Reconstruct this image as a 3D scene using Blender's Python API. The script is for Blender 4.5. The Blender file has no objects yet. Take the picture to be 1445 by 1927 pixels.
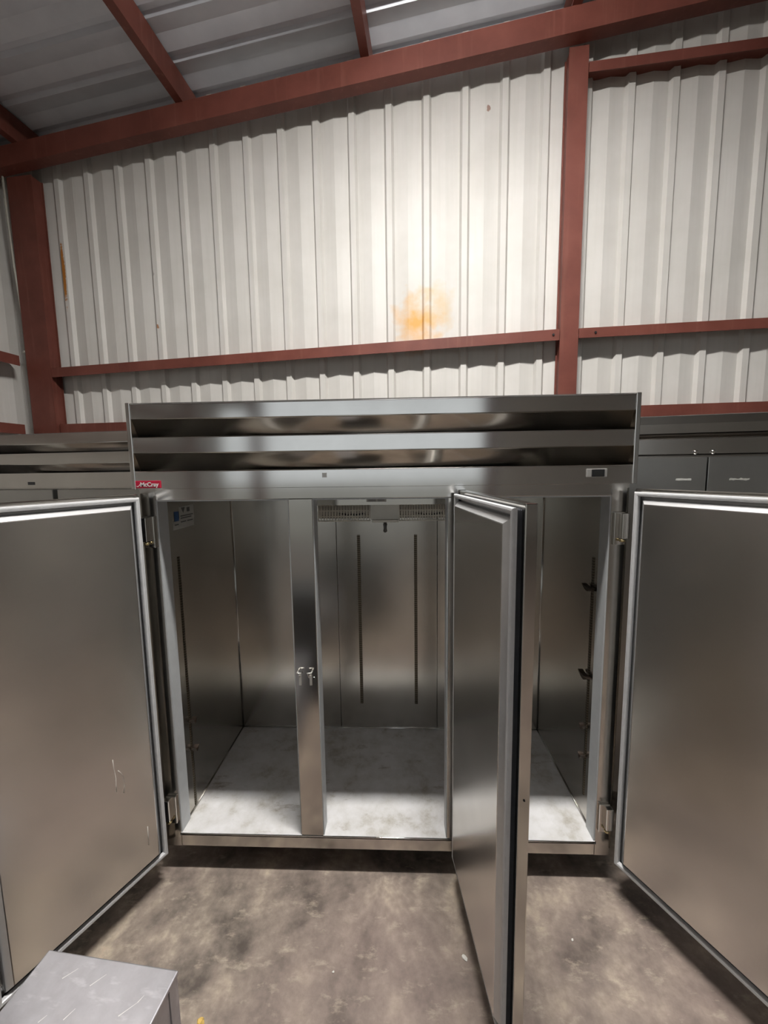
import bpy, bmesh, math, random
from mathutils import Vector, Matrix

# ------------------------------------------------------------------ camera
SC = bpy.context.scene
C = SC.collection
FLOOR_SHIFT = 0.075
cam_d = bpy.data.cameras.new('camera')
cam_d.sensor_fit = 'HORIZONTAL'
cam_d.sensor_width = 36.0
cam_d.lens = 739.2107 / 1445.0 * 36.0
cam_d.clip_start = 0.02
cam_d.clip_end = 300
cam = bpy.data.objects.new('camera', cam_d)
C.objects.link(cam)
yaw, pitch, roll = 0.0384, -0.1092, -0.0140
fw = Vector((-math.sin(yaw) * math.cos(pitch), math.cos(yaw) * math.cos(pitch), math.sin(pitch)))
rt = Vector((math.cos(yaw), math.sin(yaw), 0))
up = rt.cross(fw)
r2 = math.cos(roll) * rt + math.sin(roll) * up
u2 = -math.sin(roll) * rt + math.cos(roll) * up
cam.matrix_world = Matrix(((r2.x, u2.x, -fw.x, 0.0808), (r2.y, u2.y, -fw.y, -1.5727),
                           (r2.z, u2.z, -fw.z, 1.887 - FLOOR_SHIFT), (0, 0, 0, 1)))
SC.camera = cam

# ------------------------------------------------------------------ world, exposure
SC.view_settings.view_transform = 'Standard'
SC.view_settings.look = 'None'
SC.view_settings.gamma = 1.0
SC.view_settings.use_curve_mapping = False
SC.view_settings.exposure = 0.32
SKY_STRENGTH = 0.68
LAMP_STRENGTH = 285.0
LAMP_COLOR = (1.0, 0.968, 0.928)
world = bpy.data.worlds.new('overcast_sky')
SC.world = world
world.use_nodes = True
bg = world.node_tree.nodes['Background']
bg.inputs['Color'].default_value = (0.90, 0.96, 1.0, 1)
bg.inputs['Strength'].default_value = SKY_STRENGTH
SC.cycles.sample_clamp_indirect = 6.0
SC.cycles.max_bounces = 10
SC.cycles.use_denoising = True

# frame of the building: the rear wall stands at a small angle to the freezer
WALL_O = Vector((0.0280, 1.9445, 0.0))
WALL_A = -0.09244
WT = Vector((math.cos(WALL_A), math.sin(WALL_A), 0))
WN = Vector((-math.sin(WALL_A), math.cos(WALL_A), 0))


# ------------------------------------------------------------------ mesh helpers
class MB:
    """collects shapes, then builds ONE mesh object"""
    def __init__(self):
        self.v, self.f, self.s, self.m = [], [], [], []

    def add(self, vs, fs, smooth=False, mat=0):
        b = len(self.v)
        self.v += [tuple(p) for p in vs]
        for f in fs:
            self.f.append(tuple(b + i for i in f))
            self.s.append(smooth)
            self.m.append(mat)
        return self

    def box(self, x0, x1, y0, y1, z0, z1, mat=0):
        x0, x1 = min(x0, x1), max(x0, x1)
        y0, y1 = min(y0, y1), max(y0, y1)
        z0, z1 = min(z0, z1), max(z0, z1)
        v = [(x0, y0, z0), (x1, y0, z0), (x1, y1, z0), (x0, y1, z0), (x0, y0, z1), (x1, y0, z1), (x1, y1, z1), (x0, y1, z1)]
        f = [(0, 3, 2, 1), (4, 5, 6, 7), (0, 1, 5, 4), (1, 2, 6, 5), (2, 3, 7, 6), (3, 0, 4, 7)]
        return self.add(v, f, False, mat)

    def bbox(self, x0, x1, y0, y1, z0, z1, b=0.003):
        """box with chamfered edges"""
        bm = bmesh.new()
        bmesh.ops.create_cube(bm, size=1.0)
        for v in bm.verts:
            v.co = Vector(((x0 + x1) / 2 + v.co.x * (x1 - x0), (y0 + y1) / 2 + v.co.y * (y1 - y0), (z0 + z1) / 2 + v.co.z * (z1 - z0)))
        bmesh.ops.bevel(bm, geom=list(bm.edges), offset=b, segments=2, affect='EDGES', profile=0.6)
        return self.bm(bm)

    def bm(self, bm, smooth=False):
        bmesh.ops.recalc_face_normals(bm, faces=bm.faces)
        bm.verts.index_update()
        self.add([v.co[:] for v in bm.verts], [[v.index for v in f.verts] for f in bm.faces], smooth)
        bm.free()
        return self

    def extrude(self, prof, axis, a0, a1, closed=True, smooth=False, caps=True):
        """prof: 2-D points in the two axes that follow `axis` (x: y,z  y: x,z  z: x,y)"""
        def P(p, a):
            return {'x': (a, p[0], p[1]), 'y': (p[0], a, p[1]), 'z': (p[0], p[1], a)}[axis]
        n = len(prof)
        vs = [P(p, a0) for p in prof] + [P(p, a1) for p in prof]
        fs = []
        for i in range(n if closed else n - 1):
            j = (i + 1) % n
            fs.append((i, j, n + j, n + i))
        self.add(vs, fs, smooth)
        if closed and caps:
            self.add(vs, [tuple(range(n))[::-1], tuple(range(n, 2 * n))], False)
        return self

    def sheet(self, prof, axis, a0, a1, thick, smooth=False):
        """open profile turned into a thin closed sheet"""
        n = len(prof)
        nr = []
        for i in range(n):
            a = Vector(prof[max(0, i - 1)]); b = Vector(prof[min(n - 1, i + 1)])
            d = (b - a).normalized()
            nr.append(Vector((-d.y, d.x)))
        back = [tuple(Vector(p) + k * thick) for p, k in zip(prof, nr)]
        return self.extrude(list(prof) + back[::-1], axis, a0, a1, True, smooth)

    def tube(self, pts, r, n=8, smooth=True, cap=True):
        pts = [Vector(p) for p in pts]
        rings = []
        ref = Vector((0, 0, 1))
        for i, p in enumerate(pts):
            d = (pts[min(i + 1, len(pts) - 1)] - pts[max(i - 1, 0)]).normalized()
            a = d.cross(ref)
            if a.length < 1e-3:
                a = d.cross(Vector((1, 0, 0)))
            a.normalize()
            b = d.cross(a).normalized()
            rr = r[i] if isinstance(r, (list, tuple)) else r
            rings.append([p + rr * (math.cos(t) * a + math.sin(t) * b) for t in [2 * math.pi * k / n for k in range(n)]])
        vs = [q for ring in rings for q in ring]
        fs = []
        for i in range(len(rings) - 1):
            for k in range(n):
                k2 = (k + 1) % n
                fs.append((i * n + k, i * n + k2, (i + 1) * n + k2, (i + 1) * n + k))
        self.add(vs, fs, smooth)
        if cap:
            self.add(vs, [tuple(range(n))[::-1], tuple(range((len(rings) - 1) * n, len(rings) * n))], False)
        return self

    def lathe(self, prof, cx, cy, cz=0.0, n=20, axis='z', smooth=True):
        """prof: (radius, height) points"""
        vs = []
        for (r, h) in prof:
            for k in range(n):
                t = 2 * math.pi * k / n
                a, b = r * math.cos(t), r * math.sin(t)
                vs.append({'z': (cx + a, cy + b, cz + h), 'y': (cx + a, cy + h, cz + b), 'x': (cx + h, cy + a, cz + b)}[axis])
        fs = []
        for i in range(len(prof) - 1):
            for k in range(n):
                k2 = (k + 1) % n
                fs.append((i * n + k, i * n + k2, (i + 1) * n + k2, (i + 1) * n + k))
        fs2 = [tuple(range(n))[::-1], tuple(range((len(prof) - 1) * n, len(prof) * n))]
        self.add(vs, fs, smooth)
        self.add(vs, fs2, False)
        return self

    def mesh(self, name, mat):
        me = bpy.data.meshes.new(name)
        me.from_pydata(self.v, [], self.f)
        me.polygons.foreach_set('use_smooth', self.s)
        for m in (mat if isinstance(mat, (list, tuple)) else [mat]):
            me.materials.append(m)
        me.polygons.foreach_set('material_index', self.m)
        bm = bmesh.new(); bm.from_mesh(me)
        bmesh.ops.remove_doubles(bm, verts=bm.verts, dist=1e-6)
        bmesh.ops.recalc_face_normals(bm, faces=bm.faces)
        bm.to_mesh(me); bm.free()
        me.update()
        return me

    def build(self, name, mat, parent=None, loc=None, rotz=None):
        return place(name, self.mesh(name, mat), parent, loc, rotz)


def place(name, me, parent=None, loc=None, rotz=None):
    o = bpy.data.objects.new(name, me)
    C.objects.link(o)
    if parent:
        o.parent = parent
    if loc:
        o.location = loc
    if rotz is not None:
        o.rotation_euler = (0, 0, rotz)
    return o


def empty(name, loc=(0, 0, 0), rotz=0.0, parent=None):
    o = bpy.data.objects.new(name, None)
    o.empty_display_size = 0.1
    C.objects.link(o)
    o.location = loc
    o.rotation_euler = (0, 0, rotz)
    if parent:
        o.parent = parent
    return o


def tag(o, label=None, cat=None, group=None, kind=None):
    if label: o['label'] = label
    if cat: o['category'] = cat
    if group: o['group'] = group
    if kind: o['kind'] = kind
    return o


def bx(name, mat, parent, x0, x1, y0, y1, z0, z1, b=None):
    m = MB()
    (m.bbox(x0, x1, y0, y1, z0, z1, b) if b else m.box(x0, x1, y0, y1, z0, z1))
    return m.build(name, mat, parent)


# ------------------------------------------------------------------ materials
def new_mat(name):
    m = bpy.data.materials.new(name)
    m.use_nodes = True
    nt = m.node_tree
    p = nt.nodes['Principled BSDF']
    return m, nt, p


def N(nt, kind, **kw):
    n = nt.nodes.new(kind)
    for k, v in kw.items():
        if k in n.inputs:
            n.inputs[k].default_value = v
        else:
            setattr(n, k, v)
    return n


def coords(nt, scale=(1, 1, 1), ref=None):
    tc = N(nt, 'ShaderNodeTexCoord')
    if ref is not None:
        tc.object = ref
    mp = N(nt, 'ShaderNodeMapping')
    mp.inputs['Scale'].default_value = scale
    nt.links.new(tc.outputs['Object'], mp.inputs['Vector'])
    return mp.outputs['Vector']


def noise(nt, vec, scale, detail=3.0, rough=0.5):
    n = N(nt, 'ShaderNodeTexNoise')
    n.inputs['Scale'].default_value = scale
    n.inputs['Detail'].default_value = detail
    n.inputs['Roughness'].default_value = rough
    nt.links.new(vec, n.inputs['Vector'])
    return n.outputs['Fac']


def ramp(nt, fac, stops):
    r = N(nt, 'ShaderNodeValToRGB')
    els = r.color_ramp.elements
    while len(els) < len(stops):
        els.new(0.5)
    for e, (p, c) in zip(els, stops):
        e.position = p
        e.color = (c[0], c[1], c[2], 1) if isinstance(c, (tuple, list)) else (c, c, c, 1)
    nt.links.new(fac, r.inputs['Fac'])
    return r.outputs['Color']


def mixc(nt, fac, a, b, mode='MIX'):
    m = N(nt, 'ShaderNodeMix', data_type='RGBA', blend_type=mode)
    for sock, val in ((m.inputs['Factor'], fac), (m.inputs['A'], a), (m.inputs['B'], b)):
        pass
    def put(idx, val):
        s = m.inputs[idx]
        if hasattr(val, 'links'):
            nt.links.new(val, s)
        elif isinstance(val, (tuple, list)):
            s.default_value = (val[0], val[1], val[2], 1)
        else:
            s.default_value = val
    put(0, fac); put(6, a); put(7, b)
    return m.outputs[2]


def bump(nt, p, h, strength, dist=0.002):
    b = N(nt, 'ShaderNodeBump')
    b.inputs['Strength'].default_value = strength
    b.inputs['Distance'].default_value = dist
    nt.links.new(h, b.inputs['Height'])
    nt.links.new(b.outputs['Normal'], p.inputs['Normal'])


def steel(name, col, rough, brush='z', smear=0.12, wave=0.0, brush_amt=0.05):
    """brushed stainless: fine grain along one axis, smudges that change the gloss"""
    m, nt, p = new_mat(name)
    sc = {'z': (220, 220, 3), 'x': (3, 220, 220), 'y': (220, 3, 220)}[brush]
    g = noise(nt, coords(nt, sc), 1.0, 2.0)
    s = noise(nt, coords(nt), 5.0, 5.0, 0.6)
    s2 = noise(nt, coords(nt), 1.7, 0.0, 0.5)
    c1 = ramp(nt, s, [(0.0, tuple(k * 0.85 for k in col)), (1.0, tuple(min(1, k * 1.12) for k in col))])
    c2 = mixc(nt, 0.03, c1, ramp(nt, g, [(0.3, tuple(k * 0.7 for k in col)), (0.7, tuple(min(1, k * 1.15) for k in col))]))
    nt.links.new(c2, p.inputs['Base Color'])
    p.inputs['Metallic'].default_value = 1.0
    mr = N(nt, 'ShaderNodeMapRange')
    mr.inputs['From Min'].default_value = 0.1
    mr.inputs['From Max'].default_value = 0.9
    mr.inputs['To Min'].default_value = max(0.03, rough - smear * 0.5)
    mr.inputs['To Max'].default_value = rough + smear
    nt.links.new(s2, mr.inputs['Value'])
    nt.links.new(mr.outputs[0], p.inputs['Roughness'])
    return m


def plain(name, col, rough=0.5, metal=0.0, var=0.12, scale=12.0, spec=0.5, bmp=0.0):
    m, nt, p = new_mat(name)
    f = noise(nt, coords(nt), scale, 4.0, 0.6)
    c = ramp(nt, f, [(0.3, tuple(k * (1 - var) for k in col)), (0.7, tuple(min(1, k * (1 + var)) for k in col))])
    nt.links.new(c, p.inputs['Base Color'])
    p.inputs['Roughness'].default_value = rough
    p.inputs['Metallic'].default_value = metal
    p.inputs['Specular IOR Level'].default_value = spec
    if bmp:
        bump(nt, p, f, bmp)
    return m


def scuffed():
    m, nt, p = new_mat('stainless_scuffed')
    a = noise(nt, coords(nt), 9.0, 5.0, 0.65)
    b = noise(nt, coords(nt, (14, 45, 10)), 1.0, 3.0, 0.6)
    c = ramp(nt, a, [(0.25, (0.42, 0.415, 0.44)), (0.75, (0.60, 0.595, 0.63))])
    c = mixc(nt, ramp(nt, b, [(0.58, 0.0), (0.74, 0.45)]), c, (0.82, 0.81, 0.84))
    nt.links.new(c, p.inputs['Base Color'])
    p.inputs['Metallic'].default_value = 0.75
    p.inputs['Roughness'].default_value = 0.38
    return m


STEEL_FACE = steel('stainless_polished_face', (0.66, 0.64, 0.61), 0.10, 'x', 0.04, 0.03)
STEEL_FRAME = steel('stainless_frame', (0.62, 0.60, 0.565), 0.14, 'z', 0.05, 0.03)
STEEL_DOOR = steel('stainless_door_liner', (0.74, 0.72, 0.69), 0.27, 'z', 0.0)
STEEL_IN = steel('stainless_interior', (0.55, 0.53, 0.49), 0.24, 'z', 0.0)
STEEL_SIDE = steel('stainless_side', (0.55, 0.53, 0.50), 0.25, 'z')
STEEL_LOUVER = steel('stainless_louver', (0.60, 0.555, 0.49), 0.16, 'x', 0.04, 0.02)
STEEL_OLD = steel('stainless_dull', (0.46, 0.44, 0.41), 0.20, 'x', 0.06, 0.03)
STEEL_GREY = steel('stainless_grey_door', (0.36, 0.355, 0.335), 0.32, 'z', 0.08)
STEEL_TOP = scuffed()
CHROME = plain('bright_chrome', (0.75, 0.74, 0.72), 0.08, 1.0, 0.04)
TRIM = plain('pale_metal_trim', (0.66, 0.66, 0.66), 0.28, 0.5, 0.04, 20)
GASKET = plain('grey_vinyl_gasket', (0.60, 0.605, 0.61), 0.34, 0.0, 0.06, 30)
GASKET_DARK = plain('dark_vinyl_fold', (0.09, 0.093, 0.10), 0.4, 0.0, 0.15, 30)
BREAKER = plain('grey_breaker_strip', (0.50, 0.52, 0.53), 0.40, 0.0, 0.05, 20)
BLACK = plain('black_plastic', (0.012, 0.012, 0.013), 0.4)
DUSTY = plain('dusty_galvanized_top', (0.13, 0.125, 0.115), 0.75, 0.0, 0.25, 8)
RUBBER = plain('black_rubber', (0.015, 0.015, 0.017), 0.7)
BADGE_RED = plain('red_badge', (0.50, 0.010, 0.045), 0.3, 0, 0.05)
WHITE = plain('white_print', (0.80, 0.79, 0.77), 0.5, 0, 0.03)
PAPER = plain('pale_sticker_paper', (0.50, 0.50, 0.47), 0.6, 0, 0.05)
INK = plain('grey_print', (0.12, 0.12, 0.12), 0.6, 0, 0.1)
BLUE = plain('blue_print', (0.03, 0.10, 0.25), 0.5, 0, 0.05)
CREAM = plain('cream_guard_plastic', (0.68, 0.65, 0.57), 0.4, 0, 0.06)
COIL = plain('cream_coil_housing', (0.48, 0.455, 0.40), 0.35, 0.3, 0.06)
SCRAP = plain('white_scrap', (0.75, 0.73, 0.68), 0.7, 0, 0.06)
YELLOW = plain('yellow_plastic', (0.80, 0.55, 0.16), 0.5, 0, 0.1)
CABLE = plain('pale_cable', (0.45, 0.44, 0.38), 0.5, 0, 0.05)
LAMP_BODY = plain('lamp_housing_grey', (0.35, 0.35, 0.36), 0.4, 0.6)
BRASS = plain('brass_tip', (0.6, 0.5, 0.28), 0.2, 1.0)
TRACK = None


def emit(name, col, strength):
    m, nt, p = new_mat(name)
    p.inputs['Base Color'].default_value = (0.8, 0.8, 0.8, 1)
    p.inputs['Emission Color'].default_value = (*col, 1)
    p.inputs['Emission Strength'].default_value = strength
    return m


def red_oxide():
    m, nt, p = new_mat('red_oxide_primer')
    v = coords(nt)
    f = noise(nt, v, 3.0, 5.0, 0.6)
    c = ramp(nt, f, [(0.28, (0.115, 0.034, 0.024)), (0.55, (0.160, 0.050, 0.036)), (0.8, (0.195, 0.068, 0.049))])
    st = noise(nt, coords(nt, (26, 26, 1.5)), 1.0, 3.0)
    c2 = mixc(nt, ramp(nt, st, [(0.58, 0.0), (0.72, 0.35)]), c, (0.23, 0.095, 0.068))
    nt.links.new(c2, p.inputs['Base Color'])
    p.inputs['Roughness'].default_value = 0.5
    p.inputs['Specular IOR Level'].default_value = 0.3
    bump(nt, p, f, 0.1)
    return m


def track_mat():
    """slotted shelf standard: dark steel with a regular row of slots"""
    m, nt, p = new_mat('slotted_standard')
    v = coords(nt)
    w = N(nt, 'ShaderNodeTexWave', wave_type='BANDS', bands_direction='Z', wave_profile='SIN')
    w.inputs['Scale'].default_value = 26.0
    nt.links.new(v, w.inputs['Vector'])
    c = ramp(nt, w.outputs['Fac'], [(0.40, (0.07, 0.058, 0.042)), (0.60, (0.17, 0.148, 0.112))])
    nt.links.new(c, p.inputs['Base Color'])
    p.inputs['Metallic'].default_value = 0.8
    p.inputs['Roughness'].default_value = 0.45
    return m


def concrete():
    m, nt, p = new_mat('worn_concrete')
    v = coords(nt)
    big = noise(nt, v, 1.1, 4.0, 0.55)
    mid = noise(nt, v, 4.5, 6.0, 0.62)
    fine = noise(nt, v, 38.0, 4.0, 0.6)
    st = noise(nt, coords(nt, (1.0, 2.2, 1)), 9.0, 5.0, 0.7)
    c = ramp(nt, mid, [(0.37, (0.115, 0.095, 0.080)), (0.47, (0.235, 0.195, 0.163)), (0.55, (0.33, 0.275, 0.225)), (0.66, (0.60, 0.51, 0.39))])
    c = mixc(nt, ramp(nt, big, [(0.42, 0.0), (0.62, 0.55)]), c, (0.36, 0.275, 0.242))
    c = mixc(nt, ramp(nt, st, [(0.56, 0.0), (0.70, 0.55)]), c, (0.62, 0.53, 0.41))
    c = mixc(nt, 0.25, c, ramp(nt, fine, [(0.3, 0.05), (0.7, 0.5)]), 'OVERLAY')
    nt.links.new(c, p.inputs['Base Color'])
    r = ramp(nt, mid, [(0.3, 0.42), (0.7, 0.62)])
    nt.links.new(r, p.inputs['Roughness'])
    p.inputs['Specular IOR Level'].default_value = 0.35
    bump(nt, p, fine, 0.08)
    return m


def in_floor():
    """pan of the freezer: pale scuffed sheet metal with dirt"""
    m, nt, p = new_mat('scuffed_pan')
    v = coords(nt)
    a = noise(nt, v, 7.0, 6.0, 0.65)
    b = noise(nt, coords(nt, (5, 12, 1)), 1.0, 5.0, 0.7)
    c = ramp(nt, a, [(0.30, (0.50, 0.47, 0.41)), (0.45, (0.74, 0.73, 0.715)), (0.62, (0.85, 0.845, 0.85))])
    c = mixc(nt, ramp(nt, b, [(0.60, 0.0), (0.72, 0.7)]), c, (0.26, 0.205, 0.13))
    nt.links.new(c, p.inputs['Base Color'])
    p.inputs['Metallic'].default_value = 0.1
    p.inputs['Roughness'].default_value = 0.4
    bump(nt, p, a, 0.06)
    return m


def siding(ref, stains):
    """off-white ribbed sheet; stains lie at fixed places of the wall"""
    m, nt, p = new_mat('off_white_siding' if ref is not None else 'off_white_siding_plain')
    v = coords(nt, (1, 1, 1), ref)
    f = noise(nt, v, 2.2, 4.0, 0.6)
    st = noise(nt, coords(nt, (30, 30, 1.2), ref), 1.0, 3.0, 0.6)
    c = ramp(nt, f, [(0.3, (0.60, 0.585, 0.55)), (0.7, (0.68, 0.665, 0.635))])
    c = mixc(nt, ramp(nt, st, [(0.45, 0.0), (0.8, 0.5)]), c, (0.57, 0.56, 0.52))
    for (sx, sz, rx, rz, col, amt, soft) in stains:
        tc = N(nt, 'ShaderNodeTexCoord'); tc.object = ref
        mp = N(nt, 'ShaderNodeMapping')
        mp.inputs['Location'].default_value = (-sx / rx, 0, -sz / rz)
        mp.inputs['Scale'].default_value = (1 / rx, 0.0, 1 / rz)
        nt.links.new(tc.outputs['Object'], mp.inputs['Vector'])
        ln = N(nt, 'ShaderNodeVectorMath', operation='LENGTH')
        nt.links.new(mp.outputs['Vector'], ln.inputs[0])
        nz = noise(nt, coords(nt, (1, 0, 1), ref), 9.0 if soft else 45.0, 3.0)
        ad = N(nt, 'ShaderNodeMath', operation='MULTIPLY_ADD')
        nt.links.new(nz, ad.inputs[0]); ad.inputs[1].default_value = 0.9 if soft else 0.8
        nt.links.new(ln.outputs['Value'], ad.inputs[2])
        k = ramp(nt, ad.outputs[0], [(0.45, amt), (1.0, 0.0)] if soft else [(0.85, amt), (1.0, 0.0)])
        c = mixc(nt, k, c, col)
    nt.links.new(c, p.inputs['Base Color'])
    p.inputs['Roughness'].default_value = 0.52
    p.inputs['Specular IOR Level'].default_value = 0.4
    return m


def galvanized():
    m, nt, p = new_mat('galvanized_roof_sheet')
    v = coords(nt)
    f = noise(nt, v, 3.0, 4.0, 0.6)
    c = ramp(nt, f, [(0.3, (0.56, 0.585, 0.64)), (0.7, (0.66, 0.685, 0.74))])
    nt.links.new(c, p.inputs['Base Color'])
    p.inputs['Metallic'].default_value = 0.12
    p.inputs['Roughness'].default_value = 0.42
    return m


OXIDE = red_oxide()
CONCRETE = concrete()
PAN = in_floor()
ROOF = galvanized()
TRACK = track_mat()
GROUND = plain('outdoor_gravel', (0.30, 0.28, 0.24), 0.9, 0, 0.2, 2.0)

# ------------------------------------------------------------------ the setting
RIB = 0.3048
S_LEFT, S_RIGHT, OFF_FRONT = -3.60, 14.0, 10.5


def roof_z(s):
    return 5.09 + 0.081 * s


def rib_profile(n, x_first):
    """ribbed sheet: n ribs, first rib centred at x_first; +y is away from the room"""
    pts = []
    half = RIB / 2
    pts.append((x_first - half, -0.017))
    for i in range(n):
        c = x_first + i * RIB
        pts += [(c - 0.040, 0.0), (c - 0.022, -0.030), (c + 0.022, -0.030), (c + 0.040, 0.0), (c + half, -0.017)]
    return pts


floor = MB()
corner = [WALL_O + WT * s - WN * o for (s, o) in ((S_LEFT, -0.1), (S_RIGHT, -0.1), (S_RIGHT, OFF_FRONT), (S_LEFT, OFF_FRONT))]
pts = [(p.x, p.y) for p in corner]
floor.extrude(pts, 'z', -0.12, 0.0)
tag(floor.build('floor', CONCRETE), 'worn brown concrete floor with pale blotches in front of the freezer', kind='structure')

wall_back = empty('wall_back', WALL_O, WALL_A)
tag(wall_back, 'off-white ribbed metal rear wall on red steel framing', kind='structure')
STAINS = [(0.22, 3.04, 0.40, 0.52, (0.66, 0.34, 0.06), 0.95, True),
          (0.41, 3.15, 0.24, 0.42, (0.62, 0.40, 0.13), 0.7, True),
          (-3.058, 3.66, 0.035, 0.48, (0.42, 0.17, 0.03), 1.0, False),
          (-2.15, 3.14, 0.030, 0.04, (0.36, 0.15, 0.05), 0.9, False),
          (-2.16, 3.60, 0.03, 0.05, (0.30, 0.28, 0.26), 0.6, False),
          (0.79, 4.61, 0.03, 0.04, (0.30, 0.18, 0.14), 0.9, False)]
SIDING = siding(wall_back, STAINS)
SIDING_PLAIN = siding(None, [])


def wall_sheets(parent, s0, s1, z1_of, y=0.0, mat=SIDING, flip=False, phase=0.0):
    """sheets of three ribs each; ribs centred at whole multiples of RIB (+phase)"""
    k = math.ceil((s0 - phase) / RIB)
    cache = {}
    while phase + k * RIB < s1:
        n = 3
        xa, xb = phase + k * RIB - RIB / 2, phase + (k + n - 1) * RIB + RIB / 2
        za, zb = z1_of(xa), z1_of(xb)
        m = MB()
        prof = rib_profile(n, 0.0)
        back = [(p[0], p[1] + 0.002) for p in prof][::-1]
        full = prof + back
        x0 = phase + k * RIB
        vs = [(p[0], p[1], 0.02) for p in full] + [(p[0], p[1], z1_of(x0 + p[0])) for p in full]
        q = len(full)
        fs = [(i, (i + 1) % q, q + (i + 1) % q, q + i) for i in range(q)]
        m.add(vs, fs)
        key = (round(za, 3), round(zb, 3))
        if key not in cache:
            cache[key] = m.mesh('wall_panel', mat)
        # each next sheet laps a hair behind the one before
        o = place('wall_panel', cache[key], parent, (x0, y + (0.0012 if (k // 3) % 2 else 0.0), 0))
        k += n


wall_sheets(wall_back, S_LEFT - 0.2, S_RIGHT, lambda s: roof_z(s) + 0.02)


def girt(parent, x0, x1, z0, z1, off=0.15, name='girt', rise=0.0):
    """C-section laid flat: web on top, lip at the front turned down"""
    t = 0.006
    prof = [(-off, z0), (-off, z1), (-0.003, z1), (-0.003, z1 - t), (-off + t, z1 - t), (-off + t, z0 + t * 0)]
    m = MB()
    m.extrude(prof, 'x', x0, x1)
    m.v = [(v[0], v[1], v[2] + rise * v[0]) for v in m.v]
    return m.build(name, OXIDE, parent)


COLS = [(-3.42, -3.17), (1.340, 1.476), (6.0, 6.14), (10.6, 10.74)]


def column(parent, x0, x1, z1, off0=0.04, off1=0.15):
    """wide-flange post: front flange, web, rear flange"""
    m = MB()
    t = 0.008
    xm = (x0 + x1) / 2
    m.box(x0, x1, -off1, -off1 + t, 0, z1)
    m.box(x0, x1, -off0 - t, -off0, 0, z1)
    m.box(x0 + 0.010, x0 + 0.010 + t, -off1 + t, -off0 - t, 0, z1)
    m.box(x1 - 0.010 - t, x1 - 0.010, -off1 + t, -off0 - t, 0, z1)
    m.box(x0 - 0.04, x1 + 0.04, -off1 - 0.03, -off0 + 0.03, 0, 0.015)
    return m.build('column', OXIDE, parent)


for (a, b) in COLS:
    tag(column(wall_back, a, b, roof_z(a) - 0.37), 'red-brown painted steel column')
bays = [(-3.166, 1.336), (1.480, 5.995), (6.145, 10.595), (10.745, S_RIGHT - 0.02)]
for i, (a, b) in enumerate(bays):
    if i == 0:
        girt(wall_back, a, b, 2.767, 2.850, rise=0.020)
    else:
        girt(wall_back, a, b, 2.800, 2.873)
    girt(wall_back, a, b, 2.190, 2.278, off=0.12)
for (a, b) in bays[1:]:
    girt(wall_back, a, b, 4.650, 4.718)
# rafter along the rear wall: lip below, web above
m = MB()
for (a, b) in ((-3.58, S_RIGHT),):
    za, zb = roof_z(a) - 0.203, roof_z(b) - 0.203
    t = 0.008
    d = 0.165
    prof = [(-0.250, 0.0), (-0.250, -d), (-0.155, -d), (-0.155, -d + t), (-0.242, -d + t), (-0.242, -t), (-0.155, -t), (-0.155, 0.0)]
    vs = [(a, p[0], za + p[1]) for p in prof] + [(b, p[0], zb + p[1]) for p in prof]
    n = len(prof)
    m.add(vs, [(i, (i + 1) % n, n + (i + 1) % n, n + i) for i in range(n)] + [tuple(range(n))[::-1], tuple(range(n, 2 * n))])
m.build('rafter', OXIDE, wall_back)
# small dark bolts through the girt at the post
hole = MB().lathe([(0.009, 0), (0.009, 0.004), (0.004, 0.007)], 0, 0, 0, 8, 'y').mesh('bolt', BLACK)
for s in (1.29, 1.60):
    place('bolt', hole, wall_back, (s, -0.157, 2.835))

# left wall runs towards the camera from the corner
wall_left = empty('wall_left', WALL_O + WT * S_LEFT, WALL_A + math.pi / 2)
tag(wall_left, 'off-white ribbed metal side wall in the dark corner', kind='structure')
# in this frame +x runs away from the camera (towards the rear wall), -y looks into the room
wall_sheets(wall_left, -OFF_FRONT, 0.02, lambda s: roof_z(S_LEFT) + 0.02, 0.0, SIDING_PLAIN)
for (z0, z1, off) in ((2.80, 2.89, 0.19), (2.18, 2.27, 0.17)):
    girt(wall_left, -OFF_FRONT, -0.22, z0, z1, off)
for x in (-4.6, -9.0):
    m = MB()
    m.box(x, x + 0.14, -0.2, -0.08, 0, roof_z(S_LEFT) - 0.3)
    m.build('column', OXIDE, wall_left)
m = MB()
m.box(-OFF_FRONT, -0.21, -0.15, -0.13, roof_z(S_LEFT) - 0.32, roof_z(S_LEFT) - 0.14)
m.box(-OFF_FRONT, -0.21, -0.15, -0.06, roof_z(S_LEFT) - 0.335, roof_z(S_LEFT) - 0.32)
m.build('eave_strut', OXIDE, wall_left)

wall_right = empty('wall_right', WALL_O + WT * S_RIGHT, WALL_A - math.pi / 2)
tag(wall_right, 'off-white ribbed metal side wall at the far side of the shed', kind='structure')
wall_sheets(wall_right, 0.0, OFF_FRONT, lambda s: roof_z(S_RIGHT) - 0.02, 0.0, SIDING_PLAIN)

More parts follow.
